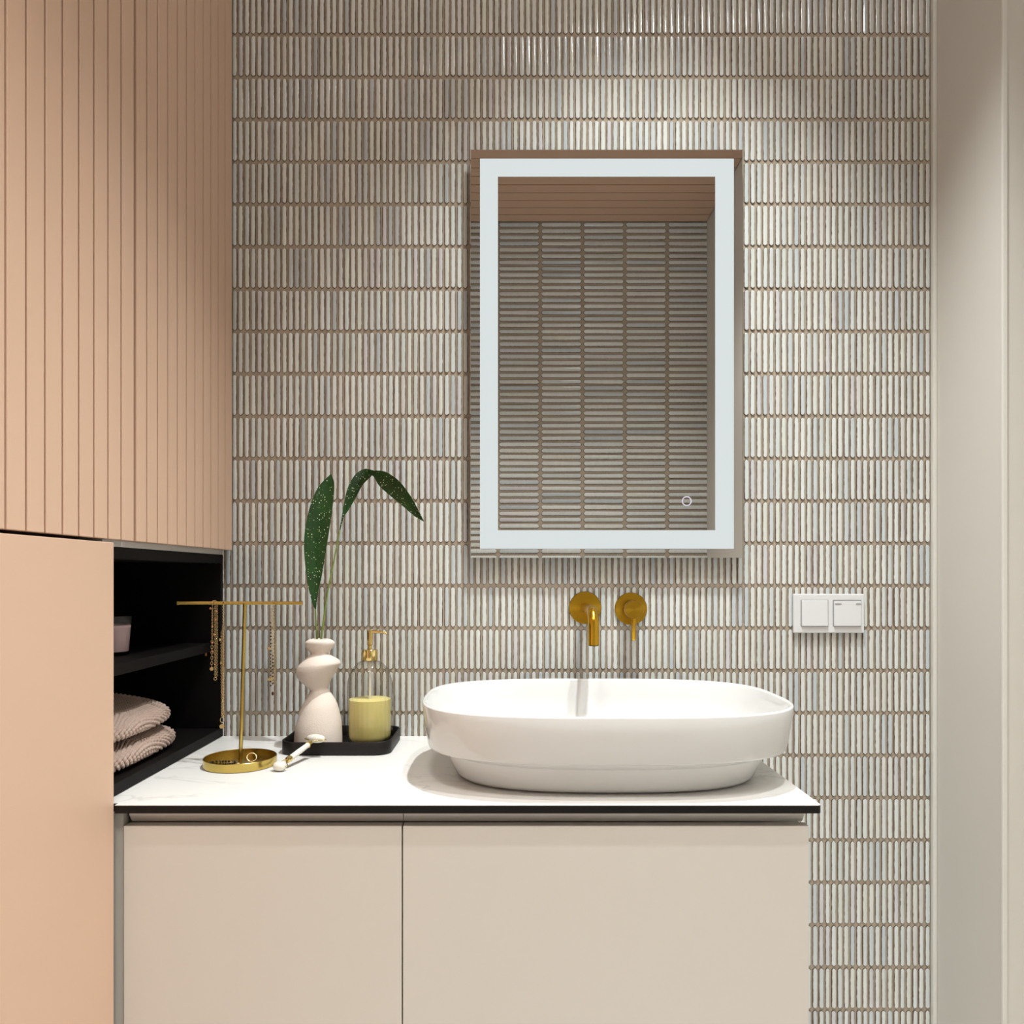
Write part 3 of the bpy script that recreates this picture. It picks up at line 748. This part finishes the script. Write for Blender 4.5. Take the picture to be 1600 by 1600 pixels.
bm = bmesh.new(); torus(bm, (xc1-0.0006, SY-0.004, zpx(1124)), 0.0036, 0.00055, ax=(0.5, -1, 0), n=22, m=6, sx=1.35, up=(0, 0, 1)); obj('oval_link', bm, M['chain'], t, smooth=180)
bm = bmesh.new(); lathe(bm, (xc1-0.0013, SY-0.004, zpx(1134)), [(0.0040, 0), (0.0044, 0.0005), (0.0040, 0.001)], ax=(0.25, -1, 0), n=24); obj('disc_charm', bm, M['chain'], t, smooth=40)
for (bx, by) in ((346, 999), (347.4, 1035), (349.8, 1094)):
    bm = bmesh.new(); sphere(bm, (xpx(bx), SY-0.0075, zpx(by)), 0.0016, 10, 6, (1, 1, 1.7)); obj('bead', bm, M['chain'], t, smooth=180)
# black bead strand
xk = xpx(426.5)
t = thing('black_bead_necklace', 'short strand of black beads and gold discs on the right arm of the stand', 'necklace', (xk, SY, zpx(1086)), 'necklaces on the jewellery stand')
bm = bmesh.new()
ob = [(xk+0.001*math.cos(PI*i/6), SY-0.0043*math.cos(PI*i/6), ZB+0.0043*math.sin(PI*i/6)) for i in range(7)]
chain(bm, [(xk+0.0012, SY-0.0045, zpx(1070)), (xk+0.001, SY-0.0045, zpx(1000))]+ob+[(xk+0.0024, SY+0.0045, zpx(1000)), (xk+0.0018, SY+0.0045, zpx(1070))], 0.0021, 0.0004)
chain(bm, [(xk-0.0018, SY-0.0055, zpx(948)), (xk-0.0022, SY-0.0055, zpx(1066))], 0.0019, 0.0003)
stuffpart('chain', bm, M['chain'], t)
for i in range(19):
    by = 973+i*5.4+random.uniform(-0.8, 0.8)
    bm = bmesh.new(); sphere(bm, (xk-0.0022+random.uniform(-0.0005, 0.0005), SY-0.0062, zpx(by)), 0.00145, 9, 6); obj('bead', bm, M['bead_black'], t, smooth=180)
for i in range(9):
    by = 1024+i*5.4
    bm = bmesh.new(); sphere(bm, (xk+0.0016+random.uniform(-0.0004, 0.0004), SY-0.0062, zpx(by)), 0.00145, 9, 6); obj('bead', bm, M['bead_black'], t, smooth=180)
for bx, by in ((422, 1012.5), (422.4, 1060.5), (426.5, 1059.5)):
    bm = bmesh.new(); lathe(bm, (xpx(bx), SY-0.0075, zpx(by)), [(0.0028, 0), (0.0032, 0.0005), (0.0028, 0.001)], ax=(0.15, -1, 0.1), n=18); obj('disc_charm', bm, M['chain'], t, smooth=40)
bm = bmesh.new(); sphere(bm, (xk+0.001, SY-0.005, zpx(1083)), 0.0021, 12, 8, (1, 1, 1.8)); obj('drop_bead', bm, mat('garnet', srgb(70, 30, 22), 0.2), t, smooth=180)

# small jewellery lying in the dish
zf = ZC+0.0036
for (dx, dy, R, tl, lab) in ((0.017, 0.012, 0.0085, 0.9, 'thin gold hoop leaning up behind the post in the dish'), (-0.010, -0.014, 0.008, 0.12, 'small gold ring lying flat in front of the post in the dish'), (0.005, -0.022, 0.007, 0.15, 'tiny gold ring at the front of the brass dish')):
    axv = Vector((0.35*tl, -math.sin(tl), math.cos(tl))); axv.normalize()
    hh = R*math.sqrt(max(0, 1-axv.z**2))
    bm = bmesh.new(); torus(bm, (SX+dx, SY+dy, zf+hh+0.0009), R, 0.0008, ax=axv, n=26, m=8)
    tag(obj('gold_ring', bm, M['chain'], loc=(SX+dx, SY+dy, zf), smooth=180), lab, 'ring', 'rings in the dish')
t = thing('bead_bracelet', 'dark bead bracelet curled at the left inside the brass dish', 'bracelet', (SX-0.028, SY-0.012, zf))
for i in range(22):
    a = 2*PI*i/22; bm = bmesh.new(); q = 0.017+0.003*math.sin(3*a)
    sphere(bm, (SX-0.030+q*math.cos(a)*1.2, SY-0.012+q*math.sin(a), zf+0.0022), 0.0022, 9, 6); obj('bead', bm, M['bead_black'], t, smooth=180)

# ------------------------------------------------------------------ tray
TX0, TX1, TY0, TY1 = -0.4515, -0.2345, 1.512, 1.686
def rrect(x0, x1, y0, y1, r, z, n=8):
    p = []
    for (cx, cy, a0) in ((x1-r, y0+r, -PI/2), (x1-r, y1-r, 0), (x0+r, y1-r, PI/2), (x0+r, y0+r, PI)):
        for i in range(n+1):
            a = a0+PI/2*i/n; p.append(Vector((cx+r*math.cos(a), cy+r*math.sin(a), z)))
    return p
bm = bmesh.new(); q = 0.0035
def tr(i, z): return rrect(TX0+i, TX1-i, TY0+i, TY1-i, 0.032-i*0.6, z)
rings(bm, [tr(0.003, ZC+0.0004), tr(0.0006, ZC+0.0015), tr(0, ZC+0.004), tr(0, ZC+0.0255), tr(0.0006, ZC+0.0262), tr(q-0.0006, ZC+0.0262), tr(q, ZC+0.0255), tr(q+0.0006, ZC+0.005), tr(q+0.002, ZC+0.0042)])
tag(obj('black_tray', bm, M['tray'], loc=((TX0+TX1)/2, (TY0+TY1)/2, ZC), smooth=45), 'shallow black tray with rounded corners holding vase and soap', 'tray')
ZTF = ZC+0.0045

# ------------------------------------------------------------------ vase
YV = 1.585
vz = lambda yz: HZ-(700+yz/3.077-VY)*YV/F
vx = lambda xz: (400+xz/3.077-VX)*YV/F
sec = [(1500, 188, 412), (1470, 186, 413), (1414, 190, 411), (1370, 197, 407), (1330, 206, 400), (1280, 221, 388), (1240, 240, 370), (1210, 254, 354), (1190, 257, 347), (1160, 232, 356), (1128, 205, 372), (1097, 194, 388), (1070, 200, 403), (1055, 208, 405), (1035, 226, 394), (1015, 248, 366), (1000, 262, 350), (985, 258, 356), (965, 243, 372), (945, 237, 378), (930, 243, 372), (920, 258, 356), (917, 268, 346)]
zb_ = ZTF+0.0004; z0s = vz(1500)
sm = spline(sec, 90); rs = []
for i, (yy, l, r) in enumerate(sm):
    z = vz(yy)
    z = zb_+(z-z0s)*(vz(917)-zb_)/(vz(917)-z0s)
    cx = (vx(l)+vx(r))/2; hw = (vx(r)-vx(l))/2
    ring = []
    tw = (z-zb_)*14.0
    for k in range(56):
        a = 2*PI*k/56
        e = 1+0.05*math.cos(2*(a-tw))*(1 if i > 12 else i/12)     # gentle twist
        e0 = 1+0.05*math.cos(2*(0-tw))*(1 if i > 12 else i/12)
        # the bulges lean: front and back halves sit a little higher or lower
        ring.append(Vector((cx+hw*math.cos(a), YV+hw*0.97*e*math.sin(a), z+0.10*hw*math.sin(a+tw)*min(1, i/14)*min(1, (89-i)/10))))
    rs.append(ring)
hole = [Vector((p.x*0.86+rs[-1][0].x*0+ (sum((q_.x for q_ in rs[-1]))/56)*0.14, p.y*0.86+YV*0.14, p.z-0.0006)) for p in rs[-1]]
hole2 = [Vector((p.x, p.y, p.z-0.03)) for p in hole]
bm = bmesh.new(); rings(bm, rs+[hole, hole2])
tag(obj('ceramic_vase', bm, M['vase'], loc=((vx(190)+vx(411))/2, YV, zb_), smooth=70), 'blush pink ceramic vase with waisted bulging body on the tray', 'vase')

# ------------------------------------------------------------------ two cut leaves in the vase
def leaf(label, stem_pts, parts, Ys, name='leaf_stalk', fold=0.16):
    """stem_pts: (px, py, Y); parts: list of (left edge px list, right edge px list) with depth Ys"""
    base = px(*stem_pts[0])
    t = thing(name, label, 'leaf', base, 'leaves in the blush vase')
    sp = spline([tuple(px(a, b, Y)) for a, b, Y in stem_pts], 40)
    n = len(sp); bm = bmesh.new(); tube(bm, sp, [0.0021-0.0008*i/n for i in range(n)], 10); obj('stem', bm, M['stem'], t, smooth=180)
    L, R = parts; N = 60
    Ls, Rs = spline(L, N), spline(R, N); Yz = spline([(y,) for y in Ys], N)
    bm = bmesh.new(); rows = []
    for i in range(N):
        Y = float(Yz[i][0]); a = px(Ls[i][0], Ls[i][1], Y); b = px(Rs[i][0], Rs[i][1], Y); wd = (b-a).length
        row = []
        for k in range(9):
            u = k/8; p = a.lerp(b, u); dpt = 1-abs(2*u-1)
            row.append(p+Vector((0, wd*fold*dpt**0.8+0.0006*math.sin(i*0.9+k*0.3)*dpt+(u-0.5)*wd*0.35, 0)))
        rows.append(row)
    vsr = [[bm.verts.new(p) for p in r] for r in rows]
    for a, b in zip(vsr[:-1], vsr[1:]):
        for k in range(8): bm.faces.new((a[k], a[k+1], b[k+1], b[k]))
    bmesh.ops.recalc_face_normals(bm, faces=bm.faces)
    bmesh.ops.solidify(bm, geom=bm.faces[:], thickness=0.0007)
    bl_ = obj('blade', bm, M['leaf'], t, smooth=60)
    mr = [r[4]+Vector((0, -0.0006, 0)) for r in rows[:-2]]
    bm = bmesh.new(); tube(bm, mr, [0.0010-0.0008*i/len(mr) for i in range(len(mr))], 6); obj('midrib', bm, M['leaf'], bl_, smooth=180)
Z2 = lambda p: (400+p[0]/3.077, 700+p[1]/3.077)
L1 = [Z2(p) for p in ((283, 775), (270, 735), (250, 640), (236, 500), (240, 400), (265, 280), (302, 190), (358, 126))]
R1 = [Z2(p) for p in ((289, 775), (296, 700), (316, 600), (334, 480), (350, 380), (367, 255), (373, 170), (361, 124))]
leaf('upright dark green leaf with pale speckles, the left one in the vase', [(496.5, 1012, YV+0.008), (494.5, 985, YV+0.004), (493, 952, YV)], (L1, R1), [YV, YV-0.003, YV-0.008, YV-0.012, YV-0.012, YV-0.008, YV, YV+0.01])
L2 = [Z2(p) for p in ((400, 400), (412, 335), (424, 270), (444, 190), (480, 128), (525, 101), (566, 108), (625, 116), (690, 160), (745, 232), (782, 300), (807, 351))]
R2 = [Z2(p) for p in ((404, 400), (422, 335), (446, 295), (482, 230), (512, 176), (546, 142), (562, 134), (592, 182), (648, 232), (706, 280), (762, 328), (805, 353))]
leaf('arching dark green speckled leaf with drooping tip, the right one in the vase', [(500.5, 1012, YV-0.004), (503.5, 985, YV-0.004), (512, 925, YV), (521, 880, YV+0.004), (531, 828, YV+0.01)], (L2, R2), [YV+0.01, YV+0.014, YV+0.018, YV+0.02, YV+0.018, YV+0.01, YV-0.002, YV-0.014, YV-0.028, YV-0.040, YV-0.05, YV-0.055])

# ------------------------------------------------------------------ soap dispenser
YB = 1.612; bc = Vector((px(578, 0, YB).x, YB, ZTF+0.0004)); rb = 34.6*YB/F
bz = lambda y: HZ-(y-VY)*YB/F-bc.z
t = thing('soap_dispenser', 'fluted clear glass pump bottle half full of yellow soap', 'dispenser', bc)
def flute(prof, n=120, amp=0.034, k=26):
    out = []
    for r, h in prof:
        out.append([bc+Vector((r*(1+amp*(min(1, r/rb)**2)*(abs(math.cos(k*PI*i/n))-0.5))*math.cos(2*PI*i/n), r*(1+amp*(min(1, r/rb)**2)*(abs(math.cos(k*PI*i/n))-0.5))*math.sin(2*PI*i/n), h)) for i in range(n)])
    return out
zs = bz(1072); zn = bz(1032); zt = bz(1014.5)
body = [(0.02, 0.0), (rb-0.012, 0.0003), (rb-0.006, 0.002), (rb-0.0015, 0.007), (rb, 0.014), (rb, zs*0.6), (rb, zs)]
for i in range(1, 13):
    u = i/12; body.append((rb+(0.0118-rb)*(1-math.cos(u*PI/2))**0.9 if u < 1 else 0.0118, zs+(zn-zs)*math.sin(u*PI/2)**1.0))
body += [(0.0115, zt-0.002)]
bm = bmesh.new(); rings(bm, flute(body), True, False)
inner = [(max(r-0.0022, 0.001), h+(0.0035 if h < 0.02 else 0)) for r, h in body]
nf = len(bm.faces); rings(bm, flute(inner, amp=0.006)[::-1], False, True)
bm.faces.ensure_lookup_table()
for f in bm.faces[nf:]: f.material_index = 1
obj('bottle', bm, [M['glass'], M['glass_inner']], t, smooth=60)
zl = bz(1092)
lq = [(0.0005, 0.0042), (rb-0.016, 0.0044), (rb-0.009, 0.0062), (rb-0.0046, 0.011), (rb-0.0033, 0.018), (rb-0.0033, zl), (rb-0.0045, zl+0.0004), (0.0005, zl)]
bm = bmesh.new(); rings(bm, flute(lq, amp=0.012)); obj('liquid', bm, M['liquid'], t, smooth=60)
bm = bmesh.new(); lathe(bm, bc, [(0.0128, zt-0.0225), (0.0158, zt-0.0225), (0.0162, zt-0.0215), (0.0162, zt-0.001), (0.0154, zt), (0.0, zt)], n=36, cap0=False, cap1=False); obj('collar', bm, M['gold'], t, smooth=35)
zh = bz(984.5)
bm = bmesh.new(); lathe(bm, bc, [(0.0045, zt-0.002), (0.0045, zt+0.008), (0.0062, zt+0.010), (0.0062, zh-0.001), (0.0056, zh), (0, zh)], n=28, cap1=False)
pm = obj('pump', bm, M['gold'], t, smooth=35)
bm = bmesh.new(); xq = 1.0*YB/F
tube(bm, [bc+Vector((0.002, 0, zh-0.0035)), bc+Vector((14*xq, -0.003, zh-0.0035)), bc+Vector((22*xq, -0.004, zh-0.0045)), bc+Vector((27*xq, -0.005, zh-0.0075))], [0.0036, 0.0030, 0.0024, 0.0019], 14); obj('nozzle', bm, M['gold'], pm, smooth=60)
bm = bmesh.new(); lathe(bm, bc, [(0.006, zt-0.004), (0.006, zn-0.012), (0.0035, zn-0.020), (0.0030, zn-0.024), (0.0030, 0.012)], n=18); obj('dip_tube', bm, M['straw'], t, smooth=40)

# ------------------------------------------------------------------ face roller
hb = px(493.5, 1153, 1.503); sb = px(436.5, 1197.5, 1.392); sb.z = ZC+0.0094
hb.z = ZC+0.0262+0.0083
t = thing('face_roller', 'pale stone face roller with gold fittings leaning on the tray', 'face roller', (sb.x, sb.y, ZC))
def egg(c, ax_, L, r):
    bm = bmesh.new(); pr = []
    for i in range(17):
        a = -PI/2+PI*i/16; pr.append((max(r*math.cos(a)**0.8 if abs(math.cos(a)) > 1e-6 else 0, 1e-4), L/2*math.sin(a)))
    return lathe(bm, c, pr, ax=ax_, n=24)
axis = (hb-sb).normalized()
cr = Vector((1.0, -0.30, 0.0)); cr = (cr-axis*cr.dot(axis)*0.3).normalized(); cr.z = 0; cr.normalize()
hb2 = hb+Vector((0, 0, 0.001))
obj('large_stone', egg(hb2, cr, 0.039, 0.0085), M['stone'], t, smooth=180)
cs = Vector((1, -0.25, 0)).normalized()
obj('small_stone', egg(sb, cs, 0.0235, 0.0088), M['stone'], t, smooth=180)
h0 = sb+axis*0.030; h1 = hb-axis*0.024
bm = bmesh.new(); tube(bm, [h0, h0.lerp(h1, 0.5), h1], [0.0050, 0.0054, 0.0048], 16); obj('handle', bm, M['stone'], t, smooth=50)
for e, dd in ((h0, -1), (h1, 1)):
    bm = bmesh.new(); tube(bm, [e-axis*dd*0.004, e+axis*dd*0.005, e+axis*dd*0.007], [0.0058, 0.0056, 0.0035], 16); obj('ferrule', bm, M['gold'], t, smooth=40)
def fork(c, ax_, L, frm, dirn):
    e1, e2 = c+ax_*(L/2), c-ax_*(L/2)
    back = dirn*0.014
    pts = [e1-ax_*0.002, e1+ax_*0.0025, e1+ax_*0.002+back*0.35, (e1+frm)/2+back*0.05, frm, (e2+frm)/2+back*0.05, e2-ax_*0.002+back*0.35, e2-ax_*0.0025, e2+ax_*0.002]
    bm = bmesh.new(); tube(bm, spline([tuple(p) for p in pts], 44), 0.00085, 8); return bm
up_ = Vector((0, 0, 0.003))
obj('fork', fork(hb2, cr, 0.039, h1+axis*0.006+up_, -axis), M['gold'], t, smooth=180)
obj('fork', fork(sb, cs, 0.0235, h0-axis*0.006+up_, axis), M['gold'], t, smooth=180)
